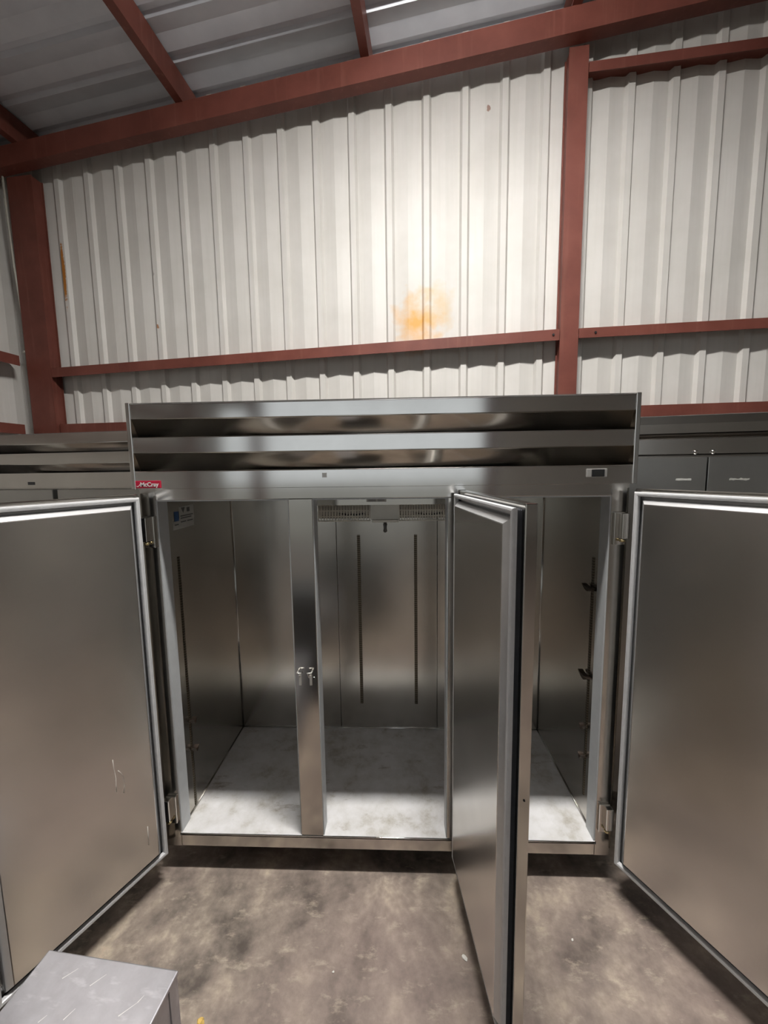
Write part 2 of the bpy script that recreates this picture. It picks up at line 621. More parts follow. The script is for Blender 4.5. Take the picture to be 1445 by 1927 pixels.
# front wall with its open bays, behind the camera
wall_front = empty('wall_front', WALL_O - WN * OFF_FRONT, WALL_A)
tag(wall_front, 'off-white metal front wall with open loading bays', kind='structure')
OPEN_BAYS = [(-3.35, -2.72, 3.3), (-2.30, 3.2, 3.9), (8.0, 13.0, 3.9)]
m = MB()
segs = [(S_LEFT, -3.35), (-2.72, -2.30), (3.2, 8.0), (13.0, S_RIGHT)]
for (a, b) in segs:
    m.box(a, b, -0.03, 0.03, 0, 5.0)
m.box(-3.35, -2.72, -0.03, 0.03, 3.3, 4.9)
m.box(-2.30, 3.2, -0.03, 0.03, 3.9, 4.9)
m.box(8.0, 13.0, -0.03, 0.03, 3.9, 4.9)
vs = []
m.add([(S_LEFT, -0.03, 4.7), (S_RIGHT, -0.03, 4.9), (S_RIGHT, -0.03, roof_z(S_RIGHT)), (S_LEFT, -0.03, roof_z(S_LEFT)),
       (S_LEFT, 0.03, 4.7), (S_RIGHT, 0.03, 4.9), (S_RIGHT, 0.03, roof_z(S_RIGHT)), (S_LEFT, 0.03, roof_z(S_LEFT))],
      [(0, 3, 2, 1), (4, 5, 6, 7), (0, 1, 5, 4), (2, 3, 7, 6), (0, 4, 7, 3), (1, 2, 6, 5)])
m.build('wall_sheeting', SIDING_PLAIN, wall_front)
for s in (-2.62, 3.25):
    MB().box(s, s + 0.2, 0.031, 0.2, 0, 4.6).build('column', OXIDE, wall_front)

# roof
ceiling = empty('ceiling', WALL_O, WALL_A)
tag(ceiling, 'galvanized ribbed roof sheets over red purlins', kind='structure')
k = 0
sheet_cache = None
y = 0.55
slope = math.atan(0.081)
while y > -OFF_FRONT - 0.2:
    prof = []
    # ribs run up the slope: three ribs across each sheet
    for (p, h) in rib_profile(3, 0.0):
        prof.append((p, -h))
    if sheet_cache is None:
        mm = MB()
        ln = (S_RIGHT - S_LEFT + 0.2) / math.cos(slope)
        back = [(p, h + 0.002) for p, h in prof][::-1]
        full = prof + back
        q = len(full)
        vs = [(0, p, h) for p, h in full] + [(ln, p, h) for p, h in full]
        mm.add(vs, [(i, (i + 1) % q, q + (i + 1) % q, q + i) for i in range(q)])
        sheet_cache = mm.mesh('roof_panel', ROOF)
    o = place('roof_panel', sheet_cache, ceiling, (S_LEFT - 0.1, y - RIB, roof_z(S_LEFT - 0.1) + (0.0015 if k % 2 else 0)))
    o.rotation_euler = (0, -slope, 0)
    y -= 3 * RIB
    k += 1


for (y0, y1) in ((0.006, 0.05), (-OFF_FRONT - 0.08, -OFF_FRONT - 0.04)):
    m = MB()
    a, b = S_LEFT - 0.2, S_RIGHT + 0.2
    v8 = [(x, yy, roof_z(x) + dz) for x in (a, b) for yy in (y0, y1) for dz in (-0.3, 0.2)]
    m.add(v8, [(0, 1, 3, 2), (4, 6, 7, 5), (0, 4, 5, 1), (2, 3, 7, 6), (0, 2, 6, 4), (1, 5, 7, 3)])
    m.build('rake_closure', ROOF, ceiling)
for x in (S_LEFT - 0.05, S_RIGHT + 0.01):
    MB().box(x, x + 0.04, 0.05, -OFF_FRONT - 0.08, roof_z(x) - 0.3, roof_z(x) + 0.2).build('eave_closure', ROOF, ceiling)


def purlin(s, flange=0.065, flip=1):
    """C-section under the sheets, running from the rear wall to the front"""
    t = 0.006
    zt = roof_z(s) - 0.004
    zb = zt - 0.197
    a, b = (s, s + flange)
    w = b
    prof = [(w, zt), (w, zb), (a, zb), (a, zb + 0.02), (a + t, zb + 0.02), (a + t, zb + t), (w - t, zb + t), (w - t, zt - t), (a, zt - t), (a, zt)]
    m = MB()
    m.extrude(prof, 'y', 0.05, -OFF_FRONT)
    m.build('purlin', OXIDE, ceiling)


for s in (-3.22, -1.690, -0.180, 1.32, 2.84, 4.36, 5.88, 7.40, 8.92, 10.44, 11.96, 13.48):
    purlin(s)

ground = MB()
ground.extrude([(-40, -60), (40, -60), (40, -9.2), (-40, -9.2)], 'z', -0.3, -0.13)
tag(ground.build('ground_outside', GROUND), 'gravel yard outside the open bays', kind='structure')

# portals help the renderer find the daylight in the bays
for (a, b, h) in OPEN_BAYS:
    ld = bpy.data.lights.new('bay_portal', 'AREA')
    ld.shape = 'RECTANGLE'
    ld.size = b - a
    ld.size_y = h
    ld.cycles.is_portal = True
    lo = bpy.data.objects.new('bay_portal', ld)
    C.objects.link(lo)
    p = WALL_O - WN * (OFF_FRONT - 0.06) + WT * ((a + b) / 2)
    lo.location = (p.x, p.y, h / 2)
    lo.rotation_euler = (math.radians(90), 0, WALL_A)


# ------------------------------------------------------------------ ceiling lamp (just above the frame)
def strip_lamp(x, y, z, ln):
    """suspended batten with a rounded wrap-around lens, parallel to the freezer"""
    e = empty('strip_lamp', (x, y, z))
    tag(e, 'suspended strip lamp with a rounded lens above the freezer', 'lamp')
    ME = emit('lamp_glow', LAMP_COLOR, LAMP_STRENGTH)
    h = ln / 2
    prof = [(0.08 * math.cos(math.pi * k / 10), -(0.015 if k <= 10 else 0.012) * math.sin(math.pi * k / 10)) for k in range(20)]
    MB().extrude(prof, 'x', -h, h).build('lens', ME, e)
    MB().box(-h - 0.02, h + 0.02, -0.03, 0.03, 0.03, 0.07).build('batten', WHITE, e)
    for q in (-1, 1):
        MB().box(q * (h + 0.001), q * (h + 0.02), -0.082, 0.082, -0.025, 0.0295).build('end_cap', WHITE, e)
        xx = q * h * 0.7
        MB().tube([(xx, 0, 0.07), (xx, 0, 5.09 + 0.081 * (x + xx) - z - 0.02)], 0.004, 6).build('drop_rod', LAMP_BODY, e)
    return e


strip_lamp(0.25, -0.49, 4.80, 1.2)

# ------------------------------------------------------------------ main freezer
XL, M1L, M1R, M2L, M2R, XR = -0.918, -0.371, -0.266, 0.2735, 0.3785, 0.917
ZO0, ZO1 = 0.189, 1.696           # opening
ZB = 0.125                        # underside of the cabinet
XB = 0.982                        # half width of the body
YB = 0.732                        # inside of the rear wall
fz = empty('reach_in_freezer', (0, 0, 0))
tag(fz, 'wide three-door stainless freezer standing open and empty, red badge on its louvred top', 'freezer')

# carcass
bx('side_panel', STEEL_SIDE, fz, -XB, -0.928, 0.004, 0.83, ZB, 2.078)
bx('side_panel', STEEL_SIDE, fz, 0.928, XB, 0.004, 0.83, ZB, 2.078)
bx('rear_panel', STEEL_SIDE, fz, -0.928, 0.928, 0.79, 0.83, ZB, 2.078)
bx('bottom_panel', BLACK, fz, -0.928, 0.928, 0.07, 0.79, ZB, ZO0 - 0.012)
m = MB()
m.box(-0.986, 0.986, -0.028, 0.83, 2.078, 2.0825)
m.build('top_panel', DUSTY, fz)
bx('compressor_deck', STEEL_SIDE, fz, -0.928, 0.928, 0.07, 0.79, 1.745, 1.775)
bx('machine_cover', BLACK, fz, -0.928, 0.928, 0.075, 0.08, 1.776, 2.077)

# face frame
stl = MB().box(-XB, XL, 0.0, 0.068, ZB, 1.744)
stl.build('stile', STEEL_FRAME, fz)
MB().box(XR, XB, 0.0, 0.068, ZB, 1.744).build('stile', STEEL_FRAME, fz)
for (a, b) in ((M1L, M1R), (M2L, M2R)):
    mu = MB().bbox(a + 0.004, b - 0.004, 0.0, 0.070, ZO0, ZO1, 0.002).build('mullion', STEEL_FRAME, fz)
    for (c, d) in ((a, a + 0.006), (b - 0.006, b)):
        MB().box(c, d, 0.003, 0.072, ZO0, ZO1).build('breaker_strip', BREAKER, mu)
MB().bbox(XL, XR, 0.0, 0.068, ZO1, 1.744, 0.002).build('header', STEEL_FACE, fz)
sill = MB().bbox(XL, XR, 0.0, 0.068, ZB, ZO0, 0.003).build('bottom_rail', STEEL_FRAME, fz)
MB().tube([(XL + 0.002, -0.001, ZO0 - 0.002), (XR - 0.002, -0.001, ZO0 - 0.002)], 0.0035, 8).build('rolled_edge', CHROME, sill)
for s, x in ((1, XL), (-1, XR)):
    MB().box(x, x + s * 0.005, 0.003, 0.072, ZO0, ZO1).build('breaker_strip', BREAKER, fz)
MB().box(XL + 0.005, M1L, 0.003, 0.072, ZO1 - 0.005, ZO1).build('breaker_strip', BREAKER, fz)
MB().box(M1R, M2L, 0.003, 0.072, ZO1 - 0.005, ZO1).build('breaker_strip', BREAKER, fz)
MB().box(M2R, XR - 0.005, 0.003, 0.072, ZO1 - 0.005, ZO1).build('breaker_strip', BREAKER, fz)

# liner
lin_l = MB().box(-0.928, -0.922, 0.0725, YB + 0.01, ZO0, 1.745).build('side_liner', STEEL_IN, fz)
lin_r = MB().box(0.922, 0.928, 0.0725, YB + 0.01, ZO0, 1.745).build('side_liner', STEEL_IN, fz)
backs = [(-0.922, -0.2965), (-0.2935, 0.3035), (0.3065, 0.922)]
back_mid = None
for (a, b) in backs:
    o = MB().bbox(a, b, YB, YB + 0.012, ZO0 + 0.001, 1.744, 0.0012).build('back_liner', STEEL_IN, fz)
    if back_mid is None or a > -0.5 and b < 0.5:
        back_mid = o
MB().box(-0.922, 0.922, 0.072, YB, 1.735, 1.745).build('liner_ceiling', STEEL_IN, fz)
pan = MB().box(-0.922, 0.922, 0.0, YB, ZO0 - 0.012, ZO0 + 0.001).build('liner_floor', PAN, fz)
MB().tube([(-0.92, YB - 0.002, ZO0 + 0.006), (0.92, YB - 0.002, ZO0 + 0.006)], 0.004, 6).build('floor_bead', CHROME, pan)
for x in (-0.920, 0.920):
    MB().tube([(x, YB - 0.002, ZO0 + 0.006), (x, YB - 0.002, 1.73)], 0.004, 6).build('corner_bead', STEEL_FRAME, fz)
    MB().tube([(x, 0.075, ZO0 + 0.005), (x, YB - 0.004, ZO0 + 0.005)], 0.003, 6).build('floor_bead', STEEL_IN, pan)

# shelf standards
def standard(parent, x0, x1, y0, y1, z0, z1):
    return MB().box(x0, x1, y0, y1, z0, z1).build('shelf_standard', TRACK, parent)


standard(fz, -0.171, -0.153, YB - 0.006, YB, 0.36, 1.423)
standard(fz, 0.168, 0.186, YB - 0.006, YB, 0.36, 1.423)
st_l = standard(fz, -0.922, -0.9185, 0.136, 0.147, 0.20, 1.43)
st_r = standard(fz, 0.9185, 0.922, 0.123, 0.135, 0.30, 1.42)


def clip(parent, x, y, z, s, w=0.046):
    """shelf clip: a small bent saddle hooked into the standard"""
    m = MB()
    prof = [(y - w, z + 0.008), (y - w * 0.55, z - 0.006), (y - w * 0.2, z - 0.016), (y + w * 0.3, z - 0.014), (y + w * 0.8, z - 0.001), (y + w, z + 0.006), (y + w * 0.4, z + 0.001), (y - w * 0.3, z + 0.002)]
    m.extrude(prof, 'x', x - s * 0.004, x - s * 0.026)
    return m.build('shelf_clip', RUST, parent)


RUST = plain('rusty_clip', (0.05, 0.035, 0.025), 0.5, 0.5, 0.3, 60)
clip(st_r, 0.9205, 0.129, 1.286, 1)
clip(st_r, 0.9205, 0.129, 0.881, 1)
for z in (0.640, 0.497):
    clip(st_l, -0.9205, 0.141, z, -1, 0.016)
    clip(st_r, 0.9205, 0.129, z + 0.0, 1, 0.014)

# warning sticker on the inner side wall
m = MB()
m.add([(-0.9212, 0.116, 1.553), (-0.9212, 0.295, 1.553), (-0.9212, 0.300, 1.628), (-0.9212, 0.116, 1.588)], [(0, 1, 2, 3)])
m.add([(-0.9213, 0.172, 1.588), (-0.9213, 0.300, 1.588), (-0.9213, 0.300, 1.655), (-0.9213, 0.172, 1.650)], [(0, 1, 2, 3)])
stk = m.build('sticker', PAPER, fz)
MB().box(-0.9210, -0.9206, 0.132, 0.166, 1.590, 1.634).build('sticker_blue_block', BLUE, stk)
m = MB()
m.add([(-0.9207, 0.188, 1.648), (-0.9207, 0.222, 1.648), (-0.9207, 0.205, 1.622)], [(0, 1, 2)])
m.box(-0.9209, -0.9206, 0.236, 0.262, 1.625, 1.645)
for z, a, b in ((1.607, 0.180, 0.290), (1.597, 0.180, 0.275), (1.580, 0.180, 0.225), (1.580, 0.235, 0.285), (1.572, 0.130, 0.162)):
    m.box(-0.9209, -0.9206, a, b, z, z + 0.005)
m.build('sticker_print', INK, stk)

STRIKER = plain('worn_bright_steel', (0.72, 0.70, 0.66), 0.35, 0.6, 0.05)
# strikers on the middle post, for the latches of two doors
for (x, s) in ((-0.347, 1), (-0.301, -1)):
    m = MB()
    m.tube([(x - 0.007 * s, -0.002, 0.963), (x - 0.007 * s, -0.020, 0.964), (x + 0.009 * s, -0.022, 0.964), (x + 0.003 * s, -0.020, 0.944)], 0.0034, 6)
    m.box(x - 0.005, x + 0.005, -0.004, -0.0005, 0.900, 0.945)
    m.build('striker', STRIKER, fz)
MB().lathe([(0.006, 0), (0.005, -0.004)], -0.288, -0.0004, 0.932, 10, 'y').build('screw', CHROME, fz)

# louvred hood
HY = -0.032
HB = [(2.021, 2.0785), (1.888, 1.9495), (1.746, 1.8155)]
for s in (-1, 1):
    m = MB()
    m.bbox(s * 0.972, s * 0.990, HY - 0.003, 0.003, 1.743, 2.083, 0.0025) if s > 0 else m.bbox(-0.990, -0.972, HY - 0.003, 0.003, 1.743, 2.083, 0.0025)
    m.build('hood_end', STEEL_FRAME, fz)
bands = []
for (z0, z1) in HB:
    m = MB()
    prof = [(HY, z0)] + [(HY + 0.004 - 0.004 * math.cos(t * math.pi / 10), z1 - 0.004 + 0.004 * math.sin(t * math.pi / 10)) for t in range(6)]
    prof += [(HY + 0.018, z1 + 0.001), (HY + 0.018, z1 - 0.001), (HY + 0.004, z1 - 0.003), (HY + 0.003, z0)]
    m.extrude(prof, 'x', -0.972, 0.972)
    bands.append(m.build('hood_band', STEEL_FACE, fz))
for i in (0, 1):
    zt, zb = HB[i][0], HB[i + 1][1] - 0.012
    prof = []
    for k in range(13):
        t = k / 12
        ph = math.radians(62 - 30 * t)
        yy = HY + 0.002 + 0.034 * (math.sin(t * 1.15) / math.sin(1.15))
        zz = zt - (zt - zb) * (t * 0.75 + 0.25 * t * t)
        prof.append((yy, zz))
    m = MB()
    m.sheet(prof, 'x', -0.9715, 0.9715, 0.0015, True)
    m.build('louver', STEEL_LOUVER, fz)
MB().box(-0.972, 0.972, HY + 0.003, 0.0, 1.7445, 1.7475).build('hood_return', STEEL_FACE, fz)

# badge with lettering
badge = MB().bbox(-0.9715, -0.870, HY - 0.005, HY + 0.001, 1.748, 1.778, 0.002).build('badge', BADGE_RED, fz)


def lettering(txt, size, loc, parent, mat, bold=0.0, name='lettering'):
    cu = bpy.data.curves.new('lettering', 'FONT')
    cu.body = txt
    cu.size = size
    cu.offset = bold
    cu.extrude = 0.0003
    cu.align_x = 'CENTER'
    tmp = bpy.data.objects.new('tmp', cu)
    C.objects.link(tmp)
    bpy.context.view_layer.update()
    me = bpy.data.meshes.new_from_object(tmp.evaluated_get(bpy.context.evaluated_depsgraph_get()))
    bpy.data.objects.remove(tmp)
    me.materials.clear()
    me.materials.append(mat)
    o = place(name, me, parent, loc)
    o.rotation_euler = (math.radians(90), 0, 0)
    return o


lt = lettering('McCray', 0.0235, (-0.9145, HY - 0.0054, 1.7555), badge, WHITE, 0.0007)
m = MB()
m.tube([(-0.966, HY - 0.0053, 1.757), (-0.961, HY - 0.0054, 1.754), (-0.956, HY - 0.0054, 1.759), (-0.952, HY - 0.0053, 1.7635)], 0.0009, 5)
m.build('flourish', WHITE, badge)
# thermometer
th = MB().bbox(0.799, 0.876, HY - 0.005, HY + 0.001, 1.769, 1.802, 0.0025).build('thermometer', plain('thermometer_bezel', (0.42, 0.41, 0.39), 0.35, 0.4), fz)
MB().bbox(0.817, 0.865, HY - 0.008, HY - 0.004, 1.7715, 1.7995, 0.002).build('display', BLACK, th)
m = MB()
for k in range(3):
    m.box(0.826, 0.856, HY - 0.0085, HY - 0.0079, 1.778 + k * 0.006, 1.7795 + k * 0.006)
m.build('display_marks', plain('dim_display', (0.05, 0.05, 0.045), 0.3), th)
MB().box(-0.2195, -0.2015, HY - 0.0006, HY, 1.782, 1.800).build('faded_label', plain('faded_label', (0.30, 0.30, 0.29), 0.5), fz)

# evaporator hanging in the middle section
ev = empty('evaporator', (0, 0, 0), 0, fz)
m = MB()
prof = [(0.330, 1.640), (0.318, 1.665), (0.318, 1.735), (0.720, 1.735), (0.720, 1.585), (0.36, 1.570)]
m.extrude(prof, 'x', -0.318, 0.312)
m.build('coil_housing', COIL, ev)
MB().box(-0.318, 0.312, 0.312, 0.318, 1.640, 1.734).build('front_plate', STEEL_FACE, ev)
MB().box(-0.075, 0.02, 0.3105, 0.3118, 1.655, 1.676).build('data_label', plain('data_label', (0.55, 0.54, 0.52), 0.5), ev)
m = MB()
for (a, b) in ((-0.068, -0.030), (-0.022, 0.012)):
    for k in range(3):
        m.box(a, b, 0.3100, 0.3104, 1.659 + k * 0.005, 1.661 + k * 0.005)
m.build('data_print', INK, ev)
MB().bbox(-0.050, 0.078, 0.300, 0.40, 1.556, 1.568, 0.002).build('drip_pan', CREAM, ev)
bx('center_cover', COIL, ev, -0.058, 0.082, 0.318, 0.37, 1.5685, 1.6395)
for (a, b) in ((-0.312, -0.062), (0.082, 0.308)):
    g = empty('fan_guard', (0, 0, 0), 0, ev)
    n = 19
    # dark opening and fan behind the slats
    MB().box(a + 0.005, b - 0.005, 0.352, 0.356, 1.572, 1.636).build('fan_opening', plain('fan_back', (0.34, 0.32, 0.275), 0.6), g)
    m = MB()
    cx = a + (b - a) * 0.62
    for i in range(5):
        t0 = math.pi * (0.08 + 0.17 * i)
        m.add([(cx + 0.012 * math.cos(t0), 0.350, 1.580 + 0.008 * math.sin(t0)), (cx + 0.075 * math.cos(t0), 0.346, 1.580 + 0.048 * math.sin(t0)),
               (cx + 0.075 * math.cos(t0 + 0.42), 0.349, 1.580 + 0.048 * math.sin(t0 + 0.42)), (cx + 0.012 * math.cos(t0 + 0.42), 0.351, 1.580 + 0.008 * math.sin(t0 + 0.42)),
               (cx + 0.012 * math.cos(t0), 0.3515, 1.580 + 0.008 * math.sin(t0)), (cx + 0.075 * math.cos(t0), 0.3495, 1.580 + 0.048 * math.sin(t0)),
               (cx + 0.075 * math.cos(t0 + 0.42), 0.3505, 1.580 + 0.048 * math.sin(t0 + 0.42)), (cx + 0.012 * math.cos(t0 + 0.42), 0.3518, 1.580 + 0.008 * math.sin(t0 + 0.42))],
              [(0, 1, 2, 3), (7, 6, 5, 4), (0, 4, 5, 1), (1, 5, 6, 2), (2, 6, 7, 3), (3, 7, 4, 0)])
    m.build('fan', BLACK, g)
    sl = None
    for i in range(n):
        x = a + (b - a) * i / (n - 1)
        if sl is None:
            q = MB()
            q.tube([(0, 0.330, 1.640), (0, 0.322, 1.610), (0, 0.312, 1.575), (0, 0.318, 1.562), (0, 0.345, 1.560)], 0.0032, 5)
            sl = q.mesh('guard_slat', CREAM)
        place('guard_slat', sl, g, (x, 0, 0))
    for z, yy in ((1.640, 0.330), (1.612, 0.3225), (1.585, 0.315), (1.563, 0.317)):
        MB().tube([(a, yy, z), (b, yy, z)], 0.003, 5).build('guard_bar', CREAM, g)
m = MB()
m.tube([(0.013, 0.318, 1.560), (0.013, 0.312, 1.545), (0.013, 0.312, 1.512), (0.013, 0.312, 1.506)], [0.004, 0.0105, 0.0105, 0.005], 10)
m.build('sensor_bulb', plain('sensor_grey', (0.16, 0.15, 0.14), 0.35, 0.6), ev)


# doors
def door(axis_x, axis_y, ang, sgn, name='door'):
    """hinge line at the origin; leaf runs along sgn * x, its liner looks along +y"""
    w, z0, z1 = 0.594, 0.132, 1.724
    d = empty(name, (axis_x, axis_y, 0), math.radians(ang), fz)
    X = lambda a: sgn * a

    def rect(i, y):
        a, b = X(i), X(w - i)
        if a > b: a, b = b, a
        return [(a, y, z0 + i), (b, y, z0 + i), (b, y, z1 - i), (a, y, z1 - i)]

    def ring(m, spec):
        """loops of (inset, y)"""
        vs = []
        for (i, y) in spec:
            vs += rect(i, y)
        fs = []
        for k in range(len(spec) - 1):
            for j in range(4):
                j2 = (j + 1) % 4
                fs.append((k * 4 + j, k * 4 + j2, (k + 1) * 4 + j2, (k + 1) * 4 + j))
        m.add(vs, fs)
        return vs, len(spec)
    m = MB()
    a, b = sorted((X(0), X(w)))
    m.bbox(a, b, -0.032, 0.0, z0, z1, 0.003)
    m.build('outer_skin', STEEL_FRAME, d)
    # dark folded bellows of the gasket
    m = MB()
    ring(m, [(0.030, 0.0005), (0.016, 0.0005), (0.020, 0.003), (0.014, 0.0055), (0.020, 0.008), (0.014, 0.0105), (0.020, 0.013), (0.030, 0.013)])
    m.build('gasket_fold', GASKET_DARK, d)
    m = MB()
    ring(m, [(0.018, 0.013), (0.0125, 0.0145), (0.0115, 0.018), (0.0115, 0.024), (0.0135, 0.0275), (0.0185, 0.0285), (0.0195, 0.0270), (0.0205, 0.0285), (0.026, 0.0275), (0.028, 0.024), (0.028, 0.013), (0.018, 0.013)])
    m.build('gasket', GASKET, d)
    m = MB()
    vs, n = ring(m, [(0.024, 0.001), (0.0385, 0.001), (0.0385, 0.014), (0.041, 0.019), (0.0555, 0.0345)])
    m.build('liner_trim', TRIM, d)
    m = MB()
    ring(m, [(0.050, 0.001), (0.0555, 0.0345), (0.058, 0.0355)])
    m.add(rect(0.058, 0.0355), [(0, 1, 2, 3)])
    m.build('liner_panel', STEEL_DOOR, d)
    # hinge half and handle on the leaf
    for zc in (0.31, 1.565):
        a, b = sorted((X(-0.004), X(0.03)))
        MB().bbox(a, b, -0.046, -0.033, zc - 0.065, zc + 0.065, 0.004).build('hinge_leaf', CHROME, d)
    # flush pull set into the outer skin
    a, b = sorted((X(w - 0.075), X(w - 0.035)))
    MB().bbox(a, b, -0.0345, -0.0322, 0.86, 1.06, 0.001).build('flush_handle', CHROME, d)
    MB().lathe([(0.003, 0), (0.0025, sgn * 0.002)], X(w + 0.0003), -0.016, 0.937, 8, 'x').build('lock_pin', BLACK, d)
    return d


d_left = tag(door(-0.966, -0.033, -115.0, 1), 'left door swung wide open')
# dried drips on its liner
drip_me = plain('dried_drip', (0.62, 0.59, 0.54), 0.6, 0, 0.05)
for path in ([(0.199, 0.725), (0.198, 0.692), (0.194, 0.645), (0.197, 0.591)], [(0.184, 0.670), (0.174, 0.652), (0.167, 0.630), (0.167, 0.590), (0.171, 0.566)], [(0.094, 0.352), (0.096, 0.269)]):
    MB().tube([(x, 0.0356, z) for x, z in path], [0.0016] + [0.0009] * (len(path) - 2) + [0.0018], 5).build('drip_mark', drip_me, d_left)
tag(door(0.320, -0.024, 96.5, -1), 'middle door standing edge-on to the viewer')
tag(door(0.990, -0.028, 117.6, -1), 'right door swung wide open')

# hinge brackets on the frame
for s in (-1, 1):
    for (z0, z1) in ((1.500, 1.632), (0.245, 0.375)):
        h = empty('hinge_bracket', (0, 0, 0), 0, fz)
        a, b = sorted((s * 0.925, s * 0.968))
        MB().bbox(a, b, -0.012, 0.0, z0, z1, 0.003).build('bracket_plate', STEEL_FRAME, h)
        a, b = sorted((s * 0.944, s * 0.972))
        MB().bbox(a, b, -0.034, -0.011, z0 + 0.028, z1 - 0.004, 0.003).build('bracket_block', STEEL_FACE, h)
        MB().lathe([(0.010, 0), (0.012, 0.006), (0.009, 0.010)], s * 0.952, -0.024, z0 + 0.016, 10).build('pivot_cap', BRASS, h)

# casters
def caster(x, y):
    c = empty('caster', (x, y, 0), random.uniform(-0.6, 0.6), fz)
    MB().box(-0.045, 0.045, -0.045, 0.045, 0.116, 0.1248).build('mount_plate', CHROME, c)
    m = MB()
    for s in (-1, 1):
        m.extrude([(-0.022, 0.108), (0.022, 0.108), (0.040, 0.045), (0.018, 0.040)], 'x', s * 0.022, s * 0.026)
    m.box(-0.026, 0.026, -0.024, 0.024, 0.106, 0.116)
    m.build('fork', CHROME, c)
    MB().lathe([(0.030, -0.016), (0.048, -0.014), (0.050, 0), (0.048, 0.014), (0.030, 0.016)], 0, 0.026, 0.050, 20, 'x').build('wheel', RUBBER, c)


random.seed(4)
for x in (-0.86, 0.0, 0.86):
    for y in (0.12, 0.70):
        caster(x, y)


# ------------------------------------------------------------------ neighbours along the wall
lf = empty('reach_in_refrigerator', (-2.266, 0.694, 0), math.radians(-7.5))
tag(lf, 'dull stainless refrigerator with louvred top, standing in the dark corner', 'refrigerator')
L0, L1 = -0.30, 1.09
bx('body', STEEL_OLD, lf, L0, L1, 0.0, 0.74, 0.125, 1.755)
bx('top_box', STEEL_OLD, lf, L0, L1, 0.045, 0.74, 1.756, 2.030)
for (z0, z1) in ((1.982, 2.035), (1.868, 1.928), (1.735, 1.815)):
    m = MB()
    m.extrude([(-0.03, z0), (-0.03, z1), (-0.010, z1 + 0.002), (-0.010, z1), (-0.027, z1 - 0.002), (-0.027, z0)], 'x', L0, L1)
    m.build('hood_band', STEEL_OLD, lf)
for (zt, zb) in ((1.982, 1.920), (1.868, 1.807)):
    prof = [(-0.028 + 0.034 * math.sin(k / 8 * 1.15) / math.sin(1.15), zt - (zt - zb) * (k / 8 * 0.75 + 0.25 * (k / 8) ** 2)) for k in range(9)]
    MB().sheet(prof, 'x', L0, L1, 0.0015, True).build('louver', STEEL_OLD, lf)
for s in (L0, L1 - 0.015):
    MB().box(s, s + 0.015, -0.033, 0.044, 1.735, 2.035).build('hood_end', STEEL_OLD, lf)
MB().box(L0, L1, -0.03, 0.74, 2.0355, 2.039).build('top_panel', DUSTY, lf)
for (a, b) in ((L0 + 0.01, 0.389), (0.422, L1 - 0.01)):
    dd = MB().bbox(a, b, -0.055, -0.002, 0.145, 1.722, 0.004).build('door', STEEL_GREY, lf)
    hx = b - 0.07 if a < 0.2 else a + 0.07
    MB().tube([(hx, -0.056, 0.85), (hx, -0.09, 0.87), (hx, -0.09, 1.06), (hx, -0.056, 1.08)], 0.009, 8).build('handle', CHROME, dd)
MB().box(0.20, 0.245, -0.0325, -0.0302, 1.748, 1.765).build('badge', BLACK, lf)
for (x, y) in ((L0 + 0.1, 0.08), (L1 - 0.1, 0.08), (L0 + 0.1, 0.66), (L1 - 0.1, 0.66)):
    MB().lathe([(0.022, 0.0), (0.026, 0.01), (0.018, 0.03), (0.018, 0.1248)], x, y, 0, 12).build('foot', CHROME, lf)

rf = empty('reach_in_refrigerator', (1.239, 0.359, 0), math.radians(-11.2))
tag(rf, 'grey two-door stainless refrigerator with plain top band and two screws, beside the open freezer', 'refrigerator')
R0, R1 = -0.14, 1.18
bx('body', STEEL_OLD, rf, R0, R1, 0.0, 0.76, 0.125, 1.85)
m = MB()
m.extrude([(0.0, 1.958), (-0.004, 2.00), (0.0, 2.037), (0.75, 2.037), (0.75, 1.851), (0.035, 1.851), (0.035, 1.925), (0.02, 1.953)], 'x', R0, R1)
m.build('top_cover', STEEL_OLD, rf)
MB().box(R0, R1, 0.006, 0.744, 2.0372, 2.040).build('dust_cover', DUSTY, rf)
MB().extrude([(0.0, 1.856), (-0.008, 1.862), (-0.008, 1.930), (0.0, 1.936), (0.034, 1.936), (0.034, 1.856)], 'x', R0, R1).build('control_band', STEEL_OLD, rf)
scr = MB().lathe([(0.011, 0.0), (0.011, -0.003), (0.006, -0.007)], 0, 0, 0, 12, 'y').mesh('screw', CHROME)
for x in (0.216, 0.286):
    place('screw', scr, rf, (x, -0.0082, 1.868))
for (a, b) in ((R0 + 0.004, 0.2445), (0.2505, R1 - 0.004)):
    dd = MB().bbox(a, b, -0.05, -0.002, 0.145, 1.846, 0.003).build('door', STEEL_GREY, rf)
    if a < 0:
        MB().bbox(0.126, 0.187, -0.052, -0.0495, 1.740, 1.749, 0.0008).build('tape_mark', PAPER, dd)
    else:
        m = MB()
        random.seed(8)
        pts1 = [(0.335 + 0.0075 * i, 1.744 + random.uniform(0.002, 0.007)) for i in range(11)]
        pts2 = [(p[0], 1.743 - random.uniform(0.001, 0.005)) for p in pts1][::-1]
        m.extrude(pts1 + pts2, 'y', -0.0512, -0.0498)
        m.build('glue_mark', plain('glue_mark', (0.36, 0.36, 0.33), 0.6), dd)
for (x, y) in ((R0 + 0.1, 0.08), (R1 - 0.1, 0.08), (R0 + 0.1, 0.68), (R1 - 0.1, 0.68)):
    MB().lathe([(0.022, 0.0), (0.026, 0.01), (0.018, 0.03), (0.018, 0.1248)], x, y, 0, 12).build('foot', CHROME, rf)

